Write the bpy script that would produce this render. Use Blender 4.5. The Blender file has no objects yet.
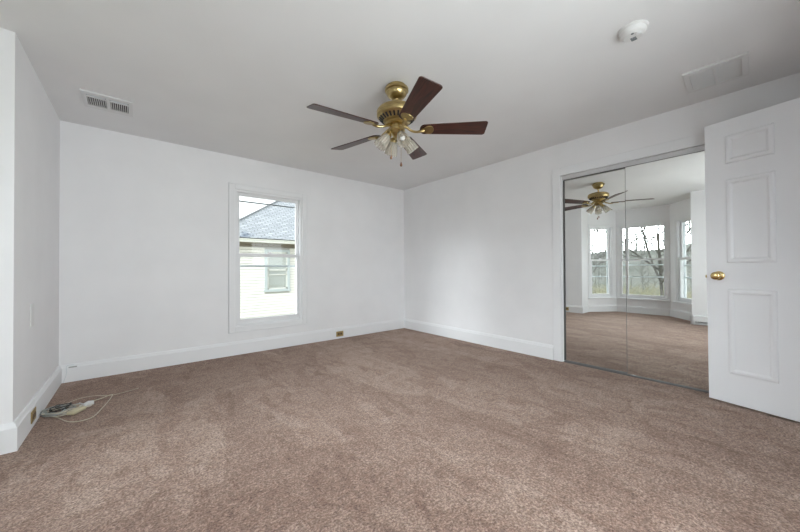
import bpy, bmesh, math, random
from mathutils import Vector, Matrix
random.seed(7)
C = bpy.context.scene
COL = C.collection
PI = math.pi

# ------------------------------------------------------------------ camera
F_PX, YAW, PITCH, ROLL, HC = 316.97, 0.6944, 0.0088, -0.0045, 0.9883
cam_d = bpy.data.cameras.new('camera')
cam_d.sensor_width = 36.0
cam_d.lens = F_PX / 800 * 36.0
cam_d.clip_start = 0.02
cam = bpy.data.objects.new('camera', cam_d)
COL.objects.link(cam)
R0 = Vector((math.cos(YAW), -math.sin(YAW), 0)); F0 = Vector((math.sin(YAW), math.cos(YAW), 0)); U0 = Vector((0, 0, 1))
F1 = F0 * math.cos(PITCH) + U0 * math.sin(PITCH); U1 = U0 * math.cos(PITCH) - F0 * math.sin(PITCH)
R2 = R0 * math.cos(ROLL) + U1 * math.sin(ROLL); U2 = U1 * math.cos(ROLL) - R0 * math.sin(ROLL)
m3 = Matrix((R2, U2, -F1)).transposed()
cam.matrix_world = Matrix.Translation((0, 0, HC)) @ m3.to_4x4()
C.camera = cam

# ------------------------------------------------------------------ sky (bright overcast daylight) and exposure
w = bpy.data.worlds.new('overcast_sky'); C.world = w; w.use_nodes = True
nt = w.node_tree; nt.nodes.clear()
out = nt.nodes.new('ShaderNodeOutputWorld'); bg = nt.nodes.new('ShaderNodeBackground')
bg.inputs['Color'].default_value = (0.93, 0.975, 1.0, 1); bg.inputs['Strength'].default_value = .90
nt.links.new(bg.outputs[0], out.inputs[0])
C.view_settings.view_transform = 'Standard'; C.view_settings.look = 'None'; C.view_settings.gamma = 1
C.view_settings.use_curve_mapping = False
C.view_settings.exposure = 1.28
def sun(name, d, strength, angle, col=(1, 1, 1)):      # wide sun lamp added to strengthen the overcast skylight indoors
    L = bpy.data.lights.new(name, 'SUN'); L.energy = strength; L.angle = math.radians(angle); L.color = col
    o = bpy.data.objects.new(name, L); COL.objects.link(o)
    o.rotation_euler = Vector(d).to_track_quat('-Z', 'Y').to_euler(); return o
sun('western_fill_sun', (1, -.10, -.05), 10.5, 66, (.93, .965, 1))
hl = bpy.data.lights.new('hall_fill_light', 'AREA'); hl.shape = 'RECTANGLE'; hl.size = 1.3; hl.size_y = 1.2; hl.energy = 7; hl.color = (.90, .96, 1)  # fill lamp added in the unseen hall, which has no window
hlo = bpy.data.objects.new('hall_fill_light', hl); COL.objects.link(hlo); hlo.location = (2.95, -1.88, 1.2); hlo.rotation_euler = (PI / 2 - .25, 0, 0)
bl_ = bpy.data.lights.new('south_fill_light', 'AREA'); bl_.shape = 'RECTANGLE'; bl_.size = 1.6; bl_.size_y = 1.8; bl_.energy = 61; bl_.color = (.95, .98, 1)  # area lamp added outside the invented back windows to fill the room
blo = bpy.data.objects.new('south_fill_light', bl_); COL.objects.link(blo); blo.location = (.98, -1.0, 1.2); blo.rotation_euler = (PI / 2, 0, 0)
C.cycles.max_bounces = 24; C.cycles.diffuse_bounces = 20; C.cycles.glossy_bounces = 8
C.cycles.transmission_bounces = 8; C.cycles.transparent_max_bounces = 24
C.cycles.use_denoising = True
C.cycles.caustics_reflective = True

# ------------------------------------------------------------------ material helpers
def mat(name, col, rough=0.5, metal=0.0, spec=0.5, coat=0.0):
    m = bpy.data.materials.new(name); m.use_nodes = True
    b = m.node_tree.nodes['Principled BSDF']
    b.inputs['Base Color'].default_value = (*col, 1); b.inputs['Roughness'].default_value = rough
    b.inputs['Metallic'].default_value = metal; b.inputs['Specular IOR Level'].default_value = spec
    b.inputs['Coat Weight'].default_value = coat
    return m
def noisy(m, scale, c1, c2, lo=0.35, hi=0.65, detail=4, stretch=(1, 1, 1), bump=0.0, bscale=None, dist=0.01, distort=0.0):
    n = m.node_tree.nodes; l = m.node_tree.links; b = n['Principled BSDF']
    tc = n.new('ShaderNodeTexCoord'); mp = n.new('ShaderNodeMapping'); mp.inputs['Scale'].default_value = stretch
    t = n.new('ShaderNodeTexNoise'); t.inputs['Scale'].default_value = scale; t.inputs['Detail'].default_value = detail
    t.inputs['Distortion'].default_value = distort
    r = n.new('ShaderNodeValToRGB')
    r.color_ramp.elements[0].position = lo; r.color_ramp.elements[0].color = (*c1, 1)
    r.color_ramp.elements[1].position = hi; r.color_ramp.elements[1].color = (*c2, 1)
    l.new(tc.outputs['Object'], mp.inputs[0]); l.new(mp.outputs[0], t.inputs['Vector'])
    l.new(t.outputs['Fac'], r.inputs[0]); l.new(r.outputs[0], b.inputs['Base Color'])
    if bump:
        t2 = n.new('ShaderNodeTexNoise'); t2.inputs['Scale'].default_value = bscale or scale
        l.new(mp.outputs[0], t2.inputs['Vector'])
        bp = n.new('ShaderNodeBump'); bp.inputs['Strength'].default_value = bump; bp.inputs['Distance'].default_value = dist
        l.new(t2.outputs['Fac'], bp.inputs['Height']); l.new(bp.outputs[0], b.inputs['Normal'])
    return m

M = {}
M['wall'] = noisy(mat('wall_paint', (.80, .80, .81), .75, spec=.2), 3, (.79, .79, .80), (.815, .815, .825), bump=.06, bscale=90, dist=.002)
M['ceiling'] = noisy(mat('ceiling_paint', (.76, .755, .75), .9, spec=.1), 2, (.75, .752, .755), (.775, .777, .78), bump=.15, bscale=160, dist=.002)
M['trim'] = mat('trim_gloss_paint', (.80, .808, .82), .5, 0, .3)
M['casing'] = mat('casing_paint', (.785, .79, .80), .6, spec=.2)
M['door'] = noisy(mat('door_paint', (.80, .81, .83), .42), 6, (.79, .80, .82), (.81, .82, .84), bump=.05, bscale=120, dist=.001, stretch=(1, 1, .2))
M['vinyl'] = mat('white_vinyl', (.77, .775, .785), .5, 0, .25)
M['storm'] = mat('storm_aluminium', (.62, .66, .68), .4, .0)
M['storm_dark'] = mat('storm_rail_dark_grey', (.16, .18, .19), .5)  # plain dark grey of the thin storm rail
M['brass'] = noisy(mat('antique_brass', (.5, .38, .17), .3, 1.0), 14, (.37, .28, .125), (.55, .43, .21), stretch=(1, 1, 5))
M['brass_bright'] = mat('polished_brass', (.70, .52, .24), .20, 1.0)
M['brass_plate'] = mat('brass_plate', (.50, .38, .17), .38, .9)
M['brown_socket'] = mat('brown_receptacle', (.17, .11, .06), .45)
M['dark'] = mat('dark_gap', (.025, .025, .027), .8)
M['black'] = mat('black_wire', (.02, .02, .02), .5)
M['alu'] = mat('brushed_aluminium', (.52, .53, .54), .32, .9)
M['alu_satin'] = mat('satin_aluminium', (.60, .60, .61), .5, .25)
M['channel'] = mat('dark_grey_channel', (.13, .125, .12), .6, .1)
M['frame_edge'] = mat('mirror_door_edge', (.20, .20, .20), .45, .5)
M['plastic'] = mat('white_plastic', (.70, .70, .695), .4)
M['grille'] = mat('grille_enamel', (.68, .68, .68), .45)
M['heater'] = mat('heater_enamel', (.80, .81, .82), .4)
M['knob_wood'] = mat('pull_knob_wood', (.20, .09, .045), .45)

# carpet: brown twisted pile with flecks, and patches where the nap lies the other way
def carpet():
    m = bpy.data.materials.new('brown_carpet'); m.use_nodes = True
    n = m.node_tree.nodes; l = m.node_tree.links; b = n['Principled BSDF']
    b.inputs['Roughness'].default_value = .95; b.inputs['Specular IOR Level'].default_value = .05
    b.inputs['Sheen Weight'].default_value = .25; b.inputs['Sheen Roughness'].default_value = .6
    b.inputs['Sheen Tint'].default_value = (.9, .75, .65, 1)
    tc = n.new('ShaderNodeTexCoord')
    def noise(scale, detail, rough=.6, distort=0, mp=None):
        t = n.new('ShaderNodeTexNoise'); t.inputs['Scale'].default_value = scale; t.inputs['Detail'].default_value = detail
        t.inputs['Roughness'].default_value = rough; t.inputs['Distortion'].default_value = distort
        if mp:
            q = n.new('ShaderNodeMapping'); q.inputs['Rotation'].default_value = (0, 0, mp[0]); q.inputs['Scale'].default_value = mp[1]
            l.new(tc.outputs['Object'], q.inputs[0]); l.new(q.outputs[0], t.inputs['Vector'])
        else: l.new(tc.outputs['Object'], t.inputs['Vector'])
        return t
    fine = noise(105, 4, .75); r = n.new('ShaderNodeValToRGB')
    e = r.color_ramp.elements; e[0].position = .34; e[0].color = (.105, .062, .048, 1); e[1].position = .66; e[1].color = (.55, .425, .358, 1)
    k = e.new(.5); k.color = (.305, .219, .178, 1)
    l.new(fine.outputs['Fac'], r.inputs[0])
    def mul(prev, tex, lo, hi, a, bb):
        mr = n.new('ShaderNodeMapRange'); mr.interpolation_type = 'SMOOTHSTEP'
        mr.inputs['From Min'].default_value = lo; mr.inputs['From Max'].default_value = hi
        mr.inputs['To Min'].default_value = a; mr.inputs['To Max'].default_value = bb
        l.new(tex, mr.inputs['Value'])
        mx = n.new('ShaderNodeMix'); mx.data_type = 'RGBA'; mx.blend_type = 'MULTIPLY'; mx.inputs['Factor'].default_value = 1
        l.new(prev, mx.inputs['A']); l.new(mr.outputs[0], mx.inputs['B'])
        return mx.outputs['Result']
    def tint(prev, tex, lo, hi, c1, c2):
        rr = n.new('ShaderNodeValToRGB'); rr.color_ramp.interpolation = 'EASE'
        rr.color_ramp.elements[0].position = lo; rr.color_ramp.elements[0].color = (*c1, 1)
        rr.color_ramp.elements[1].position = hi; rr.color_ramp.elements[1].color = (*c2, 1)
        l.new(tex, rr.inputs[0])
        mx = n.new('ShaderNodeMix'); mx.data_type = 'RGBA'; mx.blend_type = 'MULTIPLY'; mx.inputs['Factor'].default_value = 1
        l.new(prev, mx.inputs['A']); l.new(rr.outputs[0], mx.inputs['B'])
        return mx.outputs['Result']
    o = mul(r.outputs[0], noise(42, 3, .6).outputs['Fac'], .36, .64, .80, 1.18)
    o = tint(o, noise(7, 4, .68, .6).outputs['Fac'], .40, .58, (.84, .795, .78), (1.0, 1.0, 1.0))
    o = tint(o, noise(2.1, 3, .55, .9, (-.6, (1, .55, 1))).outputs['Fac'], .46, .51, (.88, .845, .835), (1.0, 1.0, 1.0))
    o = tint(o, noise(5.2, 3, .6, 1.6, (.5, (1, .35, 1))).outputs['Fac'], .38, .43, (.82, .78, .765), (1.0, 1.0, 1.0))
    # vacuum strokes: long cells, each with the nap lying its own way
    vm = n.new('ShaderNodeMapping'); vm.inputs['Rotation'].default_value = (0, 0, .62); vm.inputs['Scale'].default_value = (3.0, .9, 1)
    dn = noise(4, 3, .6); vmix = n.new('ShaderNodeMix'); vmix.data_type = 'VECTOR'; vmix.inputs['Factor'].default_value = .06
    l.new(tc.outputs['Object'], vmix.inputs['A']); l.new(dn.outputs['Color'], vmix.inputs['B'])
    vo = n.new('ShaderNodeTexVoronoi'); vo.inputs['Scale'].default_value = 1.0; l.new(vmix.outputs['Result'], vm.inputs[0]); l.new(vm.outputs[0], vo.inputs['Vector'])
    sp = n.new('ShaderNodeSeparateColor'); l.new(vo.outputs['Color'], sp.inputs[0])
    o = tint(o, sp.outputs[0], .35, .65, (.87, .835, .825), (1.03, 1.03, 1.03))
    l.new(o, b.inputs['Base Color'])
    bt = noise(170, 2); bp = n.new('ShaderNodeBump'); bp.inputs['Strength'].default_value = .7; bp.inputs['Distance'].default_value = .006
    l.new(bt.outputs['Fac'], bp.inputs['Height'])
    bt2 = noise(45, 2); bp2 = n.new('ShaderNodeBump'); bp2.inputs['Strength'].default_value = .4; bp2.inputs['Distance'].default_value = .012
    l.new(bt2.outputs['Fac'], bp2.inputs['Height']); l.new(bp.outputs[0], bp2.inputs['Normal']); l.new(bp2.outputs[0], b.inputs['Normal'])
    return m
M['carpet'] = carpet()

def glassmat(name, tint, gloss=.06, white=0.0):
    m = bpy.data.materials.new(name); m.use_nodes = True; n = m.node_tree.nodes; l = m.node_tree.links; n.clear()
    o = n.new('ShaderNodeOutputMaterial'); t = n.new('ShaderNodeBsdfTransparent'); t.inputs[0].default_value = (*tint, 1)
    g = n.new('ShaderNodeBsdfGlossy'); g.inputs['Roughness'].default_value = .03 if not white else .12
    mx = n.new('ShaderNodeMixShader'); lw = n.new('ShaderNodeLayerWeight'); lw.inputs[0].default_value = .5
    pw = n.new('ShaderNodeMath'); pw.operation = 'POWER'; pw.inputs[1].default_value = 4; l.new(lw.outputs['Facing'], pw.inputs[0])
    fr = n.new('ShaderNodeMath'); fr.operation = 'MULTIPLY_ADD'; fr.inputs[1].default_value = .7; fr.inputs[2].default_value = gloss * .6; l.new(pw.outputs[0], fr.inputs[0])
    l.new(fr.outputs[0], mx.inputs[0]); l.new(t.outputs[0], mx.inputs[1]); l.new(g.outputs[0], mx.inputs[2])
    last = mx
    if white:
        d = n.new('ShaderNodeBsdfDiffuse'); d.inputs[0].default_value = (.78, .75, .69, 1)
        tr = n.new('ShaderNodeBsdfTranslucent'); tr.inputs[0].default_value = (.82, .79, .73, 1)
        a = n.new('ShaderNodeAddShader'); mm = n.new('ShaderNodeMixShader'); mm.inputs[0].default_value = .5
        l.new(d.outputs[0], mm.inputs[1]); l.new(tr.outputs[0], mm.inputs[2])
        m2 = n.new('ShaderNodeMixShader'); m2.inputs[0].default_value = white
        l.new(mx.outputs[0], m2.inputs[1]); l.new(mm.outputs[0], m2.inputs[2]); last = m2
    l.new(last.outputs[0], o.inputs[0])
    return m
M['glass'] = glassmat('window_glass', (.95, .97, .97))
M['shade'] = glassmat('ribbed_shade_glass', (.92, .905, .87), white=.30)
m = bpy.data.materials.new('mirror_silver'); m.use_nodes = True
b = m.node_tree.nodes['Principled BSDF']; b.inputs['Base Color'].default_value = (.86, .875, .86, 1); b.inputs['Metallic'].default_value = 1; b.inputs['Roughness'].default_value = 0.0
M['mirror'] = m
M['blade'] = noisy(mat('walnut_blade', (.08, .03, .02), .38, coat=.12, spec=.35), 5, (.020, .008, .006), (.080, .024, .015), lo=.3, hi=.7, detail=8, stretch=(1.2, 9, 9), distort=1.2)

# ------------------------------------------------------------------ geometry helpers
def V(*a): return Vector(a)
def box(bm, x0, x1, y0, y1, z0, z1, mtx=None):
    vs = [bm.verts.new(v) for v in ((x0, y0, z0), (x1, y0, z0), (x1, y1, z0), (x0, y1, z0), (x0, y0, z1), (x1, y0, z1), (x1, y1, z1), (x0, y1, z1))]
    for f in ((0, 3, 2, 1), (4, 5, 6, 7), (0, 1, 5, 4), (1, 2, 6, 5), (2, 3, 7, 6), (3, 0, 4, 7)): bm.faces.new([vs[i] for i in f])
    if mtx is not None: bmesh.ops.transform(bm, matrix=mtx, verts=vs)
    return vs
def bbox(bm, x0, x1, y0, y1, z0, z1, bev=.003, seg=2, mtx=None):
    vs = box(bm, x0, x1, y0, y1, z0, z1)
    es = list({e for v in vs for e in v.link_edges})
    r = bmesh.ops.bevel(bm, geom=es, offset=bev, segments=seg, profile=.5, affect='EDGES')
    if mtx is not None:
        allv = set(r['verts']) | {v for v in vs if v.is_valid}
        bmesh.ops.transform(bm, matrix=mtx, verts=list(allv))
def prism(bm, pts, z0, z1, mtx=None):           # outline in xy, extruded in z
    lo = [bm.verts.new((p[0], p[1], z0)) for p in pts]; hi = [bm.verts.new((p[0], p[1], z1)) for p in pts]
    n = len(pts); bm.faces.new(lo[::-1]); bm.faces.new(hi)
    for i in range(n): bm.faces.new((lo[i], lo[(i + 1) % n], hi[(i + 1) % n], hi[i]))
    if mtx is not None: bmesh.ops.transform(bm, matrix=mtx, verts=lo + hi)
def lathe(bm, prof, seg=40, mtx=None, ribs=0, amp=0.0):       # profile of (r, z)
    rings = []
    for r, z in prof:
        if r < 1e-6: rings.append([bm.verts.new((0, 0, z))]); continue
        ring = []
        for i in range(seg):
            a = 2 * PI * i / seg
            rr = r * (1 + amp * math.cos(ribs * a)) if ribs else r
            ring.append(bm.verts.new((rr * math.cos(a), rr * math.sin(a), z)))
        rings.append(ring)
    for A, B in zip(rings, rings[1:]):
        if len(A) == 1 and len(B) == 1: continue
        for i in range(seg):
            j = (i + 1) % seg
            if len(A) == 1: bm.faces.new((A[0], B[j], B[i]))
            elif len(B) == 1: bm.faces.new((A[i], A[j], B[0]))
            else: bm.faces.new((A[i], A[j], B[j], B[i]))
    if mtx is not None: bmesh.ops.transform(bm, matrix=mtx, verts=[v for r in rings for v in r])
def tube(bm, pts, rad, seg=8, closed=False):
    pts = [Vector(p) for p in pts]; n = len(pts); rings = []
    rad = rad if isinstance(rad, (list, tuple)) else [rad] * n
    up = None
    for i, p in enumerate(pts):
        t = (pts[min(i + 1, n - 1)] - pts[max(i - 1, 0)]).normalized()
        if up is None: up = t.orthogonal().normalized()
        s = t.cross(up)
        if s.length < 1e-5: up = t.orthogonal().normalized(); s = t.cross(up)
        s.normalize(); up = s.cross(t).normalized()
        rings.append([bm.verts.new(p + (s * math.cos(2 * PI * k / seg) + up * math.sin(2 * PI * k / seg)) * rad[i]) for k in range(seg)])
    for A, B in zip(rings, rings[1:]):
        for k in range(seg): bm.faces.new((A[k], A[(k + 1) % seg], B[(k + 1) % seg], B[k]))
    bm.faces.new(rings[0][::-1]); bm.faces.new(rings[-1])
def obj(name, bm, m, parent=None, smooth=False):
    bmesh.ops.recalc_face_normals(bm, faces=bm.faces)
    me = bpy.data.meshes.new(name); bm.to_mesh(me); bm.free()
    if m is not None: me.materials.append(m)
    if smooth:
        for p in me.polygons: p.use_smooth = True
        try: me.set_sharp_from_angle(angle=math.radians(smooth if smooth is not True else 40))
        except Exception: pass
    o = bpy.data.objects.new(name, me); COL.objects.link(o)
    if parent: o.parent = parent
    return o
def NB(): return bmesh.new()
def tag(o, label=None, cat=None, group=None, kind=None):
    if label: o['label'] = label
    if cat: o['category'] = cat
    if group: o['group'] = group
    if kind: o['kind'] = kind
    return o
def thing(name, label, cat, loc=(0, 0, 0), rotz=0, group=None, kind=None):
    o = bpy.data.objects.new(name, None); o.empty_display_size = .1; COL.objects.link(o)
    o.location = loc; o.rotation_euler = (0, 0, rotz)
    return tag(o, label, cat, group, kind)
def copy_tree(o, parent=None):
    c = o.copy(); COL.objects.link(c)
    if parent: c.parent = parent
    for ch in list(o.children): copy_tree(ch, c)
    return c

# ------------------------------------------------------------------ room dimensions (metres)
XL, XR, YA, YB, H, TH = -.518, 3.462, 4.05, -.465, 2.31, .16
YP0, YP1 = 1.02, 2.704                                    # bay mouth
BX, BC = -.88, -1.43                                     # bay: end of the jambs, face of the middle wall
BY0, BY1 = 1.47, 2.30

def wall(name, label, a, b, e0=0, e1=0, openings=(), m=None, z0=0, z1=H, th=TH):
    a = V(*a, 0); b = V(*b, 0); L = (b - a).length; ang = math.atan2(b.y - a.y, b.x - a.x)
    bm = NB(); xs = sorted({-e0, L + e1, *[o[0] for o in openings], *[o[1] for o in openings]})
    for x0, x1 in zip(xs, xs[1:]):
        o = [q for q in openings if q[0] <= x0 + 1e-6 and q[1] >= x1 - 1e-6]
        if o:
            if o[0][2] > z0: box(bm, x0, x1, 0, th, z0, o[0][2])
            if o[0][3] < z1: box(bm, x0, x1, 0, th, o[0][3], z1)
        else: box(bm, x0, x1, 0, th, z0, z1)
    bmesh.ops.remove_doubles(bm, verts=bm.verts, dist=1e-5)
    o = obj(name, bm, m or M['wall']); o.location = a; o.rotation_euler = (0, 0, ang)
    return tag(o, label, 'wall', kind='structure')

CL0, CL1, CZ = 1.482, .318, 1.962                        # closet opening (y from, y to, height)
DO0, DO1, DZ = 2.275, 3.120, 2.05                        # doorway in the back wall
wall('wall_far', 'white far wall with one tall window and brass outlet in its baseboard', (XL, YA), (XR, YA), TH, TH, [(1.399, 2.207, .324, 1.924)])
wall('wall_right', 'white right wall around the mirrored closet', (XR, YA), (XR, YB), 0, 0, [(YA - CL0, YA - CL1, 0, CZ)])
wall('wall_back', 'white wall behind the camera with the room doorway', (XR, YB), (XL, YB), TH, TH, [(XR - DO1, XR - DO0, 0, DZ), (XR - 1.72, XR - 1.02, .324, 1.924), (XR - .92, XR - .22, .324, 1.924)])
wall('wall_left', 'white left wall above the baseboard heater', (XL, YB), (XL, YP0))
wall('wall_left_jamb', 'white side of the bay mouth nearest the heater', (XL - TH, YP0), (BX, YP0), 0, .08)
wall('wall_bay_right', 'white angled bay wall on the heater side', (BX, YP0), (BC, BY0), .08, .08, [(.06, .52, .324, 1.924)])
wall('wall_bay_center', 'white middle wall of the bay', (BC, BY0), (BC, BY1), .08, .08, [(.045, .785, .324, 1.924)])
wall('wall_bay_left', 'white angled bay wall nearest the far wall', (BC, BY1), (BX, YP1), .08, .08, [(.095, .625, .324, 1.924)])
wall('wall_left_pier', 'bright white pier face at the left edge of the photo', (BX, YP1), (XL - TH, YP1), .08, 0)
wall('wall_left_corner', 'short shaded left wall between bay and far wall', (XL, YP1), (XL, YA))
wall('wall_closet', 'closet back board behind the sliding mirrors', (4.0, 1.7), (4.0, .15), 0, 0, z1=2.2, th=.05)
bm = NB(); box(bm, XR + TH, 4.0, 1.65, 1.7, 0, 2.2); box(bm, XR + TH, 4.0, .15, .2, 0, 2.2); box(bm, XR + TH, 4.05, .15, 1.7, 2.2, 2.24)
tag(obj('wall_closet_side', bm, M['wall']), 'closet side boards and lid behind the mirrors', 'wall', kind='structure')
# hallway outside the room door
bm = NB(); box(bm, 2.10, 2.20, -1.9, YB - TH, 0, H); box(bm, XR + .3, XR + .4, -1.9, YB - TH, 0, H); box(bm, 2.10, XR + .4, -2.0, -1.9, 0, H)
tag(obj('wall_hall', bm, M['wall']), 'white hallway walls outside the room doorway', 'wall', kind='structure')

# floor and ceiling follow the bay
outline = [(XL - TH, YB - TH), (2.12, YB - TH), (2.12, YB - 1.6), (XR + .6, YB - 1.6), (XR + .6, YA + TH), (XL - TH, YA + TH), (XL - TH, YP1 + .1), (BX, YP1 + .1), (BC - .12, BY1 + .05), (BC - .12, BY0 - .05), (BX, YP0 - .1), (XL - TH, YP0 - .1)]
bm = NB(); prism(bm, outline, -.15, 0)
tag(obj('floor', bm, M['carpet']), 'brown cut pile wall to wall carpet with vacuum marks', 'carpet', kind='structure')
bm = NB(); prism(bm, outline, H, H + .15)
tag(obj('ceiling', bm, M['ceiling']), 'flat off white painted ceiling', 'ceiling', kind='structure')
# plaster slope where the bay ceiling meets its walls
up = [(-.56, 1.025), (-.88, 1.36), (-1.12, 1.74), (-1.27, 2.05), (-1.12, 2.40), (-.88, 2.705)]
lo = [(-.89, 1.03), (-1.16, 1.25), (-1.43, 1.47), (-1.43, 2.26), (-1.16, 2.48), (-.89, 2.70)]
bm = NB()
for i in range(5):
    a, b_, c, d = up[i], up[i + 1], lo[i + 1], lo[i]
    q = [bm.verts.new(v) for v in ((*a, H), (*b_, H), (*c, H - .035), (*d, H - .035))]; q2 = [bm.verts.new((v.co.x, v.co.y, H + .01)) for v in q]
    bm.faces.new(q); bm.faces.new(q2[::-1])
    for k in range(4): bm.faces.new((q[k], q[(k + 1) % 4], q2[(k + 1) % 4], q2[k]))
tag(obj('trim_7', bm, M['ceiling'], smooth=False), 'low plaster slope where bay ceiling meets bay walls', 'trim', kind='structure')

# baseboards: profile with a bevelled cap
BH, BT = .155, .02
def baseboard(name, label, a, b, m0=0, m1=0):     # m0/m1: extra length of the front face for mitres (+ outer corner, - inner corner)
    a = V(*a, 0); b = V(*b, 0); L = (b - a).length; ang = math.atan2(b.y - a.y, b.x - a.x)
    prof = [(0, 0), (-BT, 0), (-BT, BH - .028), (-BT * .75, BH - .02), (-BT * .55, BH - .006), (-BT * .35, BH), (0, BH)]
    bm = NB(); rings = []
    for x, mm, s in ((0, m0, -1), (L, m1, 1)):
        rings.append([bm.verts.new((x + s * mm * (-y / BT), y, z)) for y, z in prof])
    n = len(prof)
    for i in range(n): bm.faces.new((rings[0][i], rings[0][(i + 1) % n], rings[1][(i + 1) % n], rings[1][i]))
    bm.faces.new(rings[0]); bm.faces.new(rings[1][::-1])
    o = obj(name, bm, M['trim']); o.location = a; o.rotation_euler = (0, 0, ang)
    return tag(o, label, 'baseboard', kind='structure')
t45 = BT * math.tan(math.radians(19.6)); t25 = t45
baseboard('baseboard_far', 'tall white baseboard along the far wall', (XL, YA), (XR, YA), -BT, -BT)
baseboard('baseboard_right', 'tall white baseboard along the right wall up to the closet', (XR, YA), (XR, CL0 + .092), -BT, 0)
baseboard('baseboard_right_door', 'tall white baseboard on the right wall behind the door', (XR, CL1 - .092), (XR, YB), 0, -BT)
baseboard('baseboard_back', 'tall white baseboard on the back wall', (DO0 - .09, YB), (XL, YB), 0, -BT)
baseboard('baseboard_left_jamb', 'white baseboard on the bay mouth side by the heater', (XL, YP0), (BX, YP0), BT, -t45)
baseboard('baseboard_bay_right', 'white baseboard under the right bay window', (BX, YP0), (BC, BY0), -t45, -t45)
baseboard('baseboard_bay_center', 'white baseboard under the middle bay window', (BC, BY0), (BC, BY1), -t45, -t45)
baseboard('baseboard_bay_left', 'white baseboard under the left bay window', (BC, BY1), (BX, YP1), -t45, -t45)
baseboard('baseboard_left_pier', 'white baseboard around the pier', (BX, YP1), (XL, YP1), -t45, BT)
baseboard('baseboard_left', 'white baseboard on the short left wall with brass outlet', (XL, YP1), (XL, YA), BT, -BT)

# ------------------------------------------------------------------ windows
def window(name, label, a, b, s0, s1, stool=False, cas=.066, bars=(1.03,), cas2=None):
    a = V(*a, 0); b = V(*b, 0); ang = math.atan2(b.y - a.y, b.x - a.x)
    u = (b - a).normalized(); W = s1 - s0; z0, z1 = .324, 1.924
    root = thing(name, label, 'window', a + u * s0, ang, kind='structure')
    # casing (picture frame, or with a stool and apron)
    bm = NB(); c = cas; t = .013; zz = z0 if stool else z0 - c
    def strip(x0, x1, y0, y1): bbox(bm, x0, x1, -t, 0, y0, y1, .003)
    strip(-c, 0, zz, z1 + c); strip(W, W + c, zz, z1 + c); strip(0, W, z1, z1 + c)
    if not stool: strip(0, W, z0 - c, z0)
    g = .012                                           # back band along the outer edge
    if cas > .05:
        for (x0, x1, y0, y1) in ((-c, -c + g, zz, z1 + c), (W + c - g, W + c, zz, z1 + c), (-c, W + c, z1 + c - g, z1 + c)): bbox(bm, x0, x1, -t - .003, 0, y0, y1, .003)
        if not stool: bbox(bm, -c, W + c, -t - .003, 0, z0 - c, z0 - c + g, .003)
    obj('window_casing', bm, M['casing'], root)
    # jamb liner
    bm = NB(); j = .02
    box(bm, 0, j, 0, TH, z0, z1); box(bm, W - j, W, 0, TH, z0, z1); box(bm, j, W - j, 0, TH, z1 - j, z1); box(bm, j, W - j, 0, TH + .03, z0, z0 + .012)
    for x in (j, W - j - .008): box(bm, x, x + .008, .008, .022, z0 + .012, z1 - j)      # inner stop
    box(bm, j, W - j, .008, .022, z1 - j - .008, z1 - j)
    obj('window_frame', bm, M['vinyl'], root)
    if stool:
        bm = NB(); bbox(bm, -c - .015, W + c + .015, -.055, .02, z0 - .028, z0 + .002, .006)
        obj('window_sill', bm, M['trim'], root)
    def sash(nm, y0, y1, za, zb, rb, rt):
        bm = NB(); st = .043
        bbox(bm, j, j + st, y0, y1, za, zb, .003); bbox(bm, W - j - st, W - j, y0, y1, za, zb, .003)
        bbox(bm, j + st - .003, W - j - st + .003, y0, y1, za, za + rb, .003); bbox(bm, j + st - .003, W - j - st + .003, y0, y1, zb - rt, zb, .003)
        s = obj(nm, bm, M['vinyl'], root)
        bm = NB(); ym = (y0 + y1) / 2; box(bm, j + st - .004, W - j - st + .004, ym - .002, ym + .002, za + rb - .004, zb - rt + .004)
        obj('pane', bm, M['glass'], s)
        return s
    sash('upper_sash', .060, .090, 1.142, z1 - j, .040, .036)
    lw = sash('lower_sash', .026, .056, z0 + .012, 1.183, .066, .040)
    bm = NB(); bbox(bm, W / 2 - .03, W / 2 + .03, .034, .052, 1.180, 1.196, .004); lathe(bm, [(0, 0), (.011, 0), (.011, .012), (0, .014)], 16, Matrix.Translation((W / 2, .043, 1.194)))
    obj('sash_lock', bm, M['vinyl'], lw)
    # storm window outside
    bm = NB(); q = .018
    box(bm, j, j + q, .118, .138, z0, z1 - j); box(bm, W - j - q, W - j, .118, .138, z0, z1 - j); box(bm, j + q, W - j - q, .118, .138, z1 - j - q, z1 - j); box(bm, j + q, W - j - q, .118, .138, z0 + .012, z0 + .03)
    for z in bars: bbox(bm, j + q, W - j - q, .116, .130, z - .013, z + .013, .003)
    st = obj('storm_frame', bm, M['storm'], root)
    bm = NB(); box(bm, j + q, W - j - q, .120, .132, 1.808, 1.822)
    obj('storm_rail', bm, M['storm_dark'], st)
    return root
window('window_1', 'tall white sash window in far wall looking onto neighbouring house', (XL, YA), (XR, YA), 1.399, 2.207)
window('window_2', 'narrow white bay window nearest the heater, right one in the mirror', (BX, YP0), (BC, BY0), .06, .52, True, .045, (1.03, .79))
window('window_3', 'wide middle window of the bay, seen in the closet mirror', (BC, BY0), (BC, BY1), .045, .785, True, .036, (1.05, .79))
window('window_4', 'narrow white bay window nearest the pier, left one in the mirror', (BC, BY1), (BX, YP1), .095, .625, True, .045, (1.03, .79))

window('window_5', 'added white sash window in the unseen back wall nearest the room doorway', (XR, YB), (XL, YB), XR - 1.72, XR - 1.02, cas=.045)  # this window and the next are invented to admit the fill light
window('window_6', 'added white sash window in the unseen back wall nearest the bay', (XR, YB), (XL, YB), XR - .92, XR - .22, cas=.045)

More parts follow.
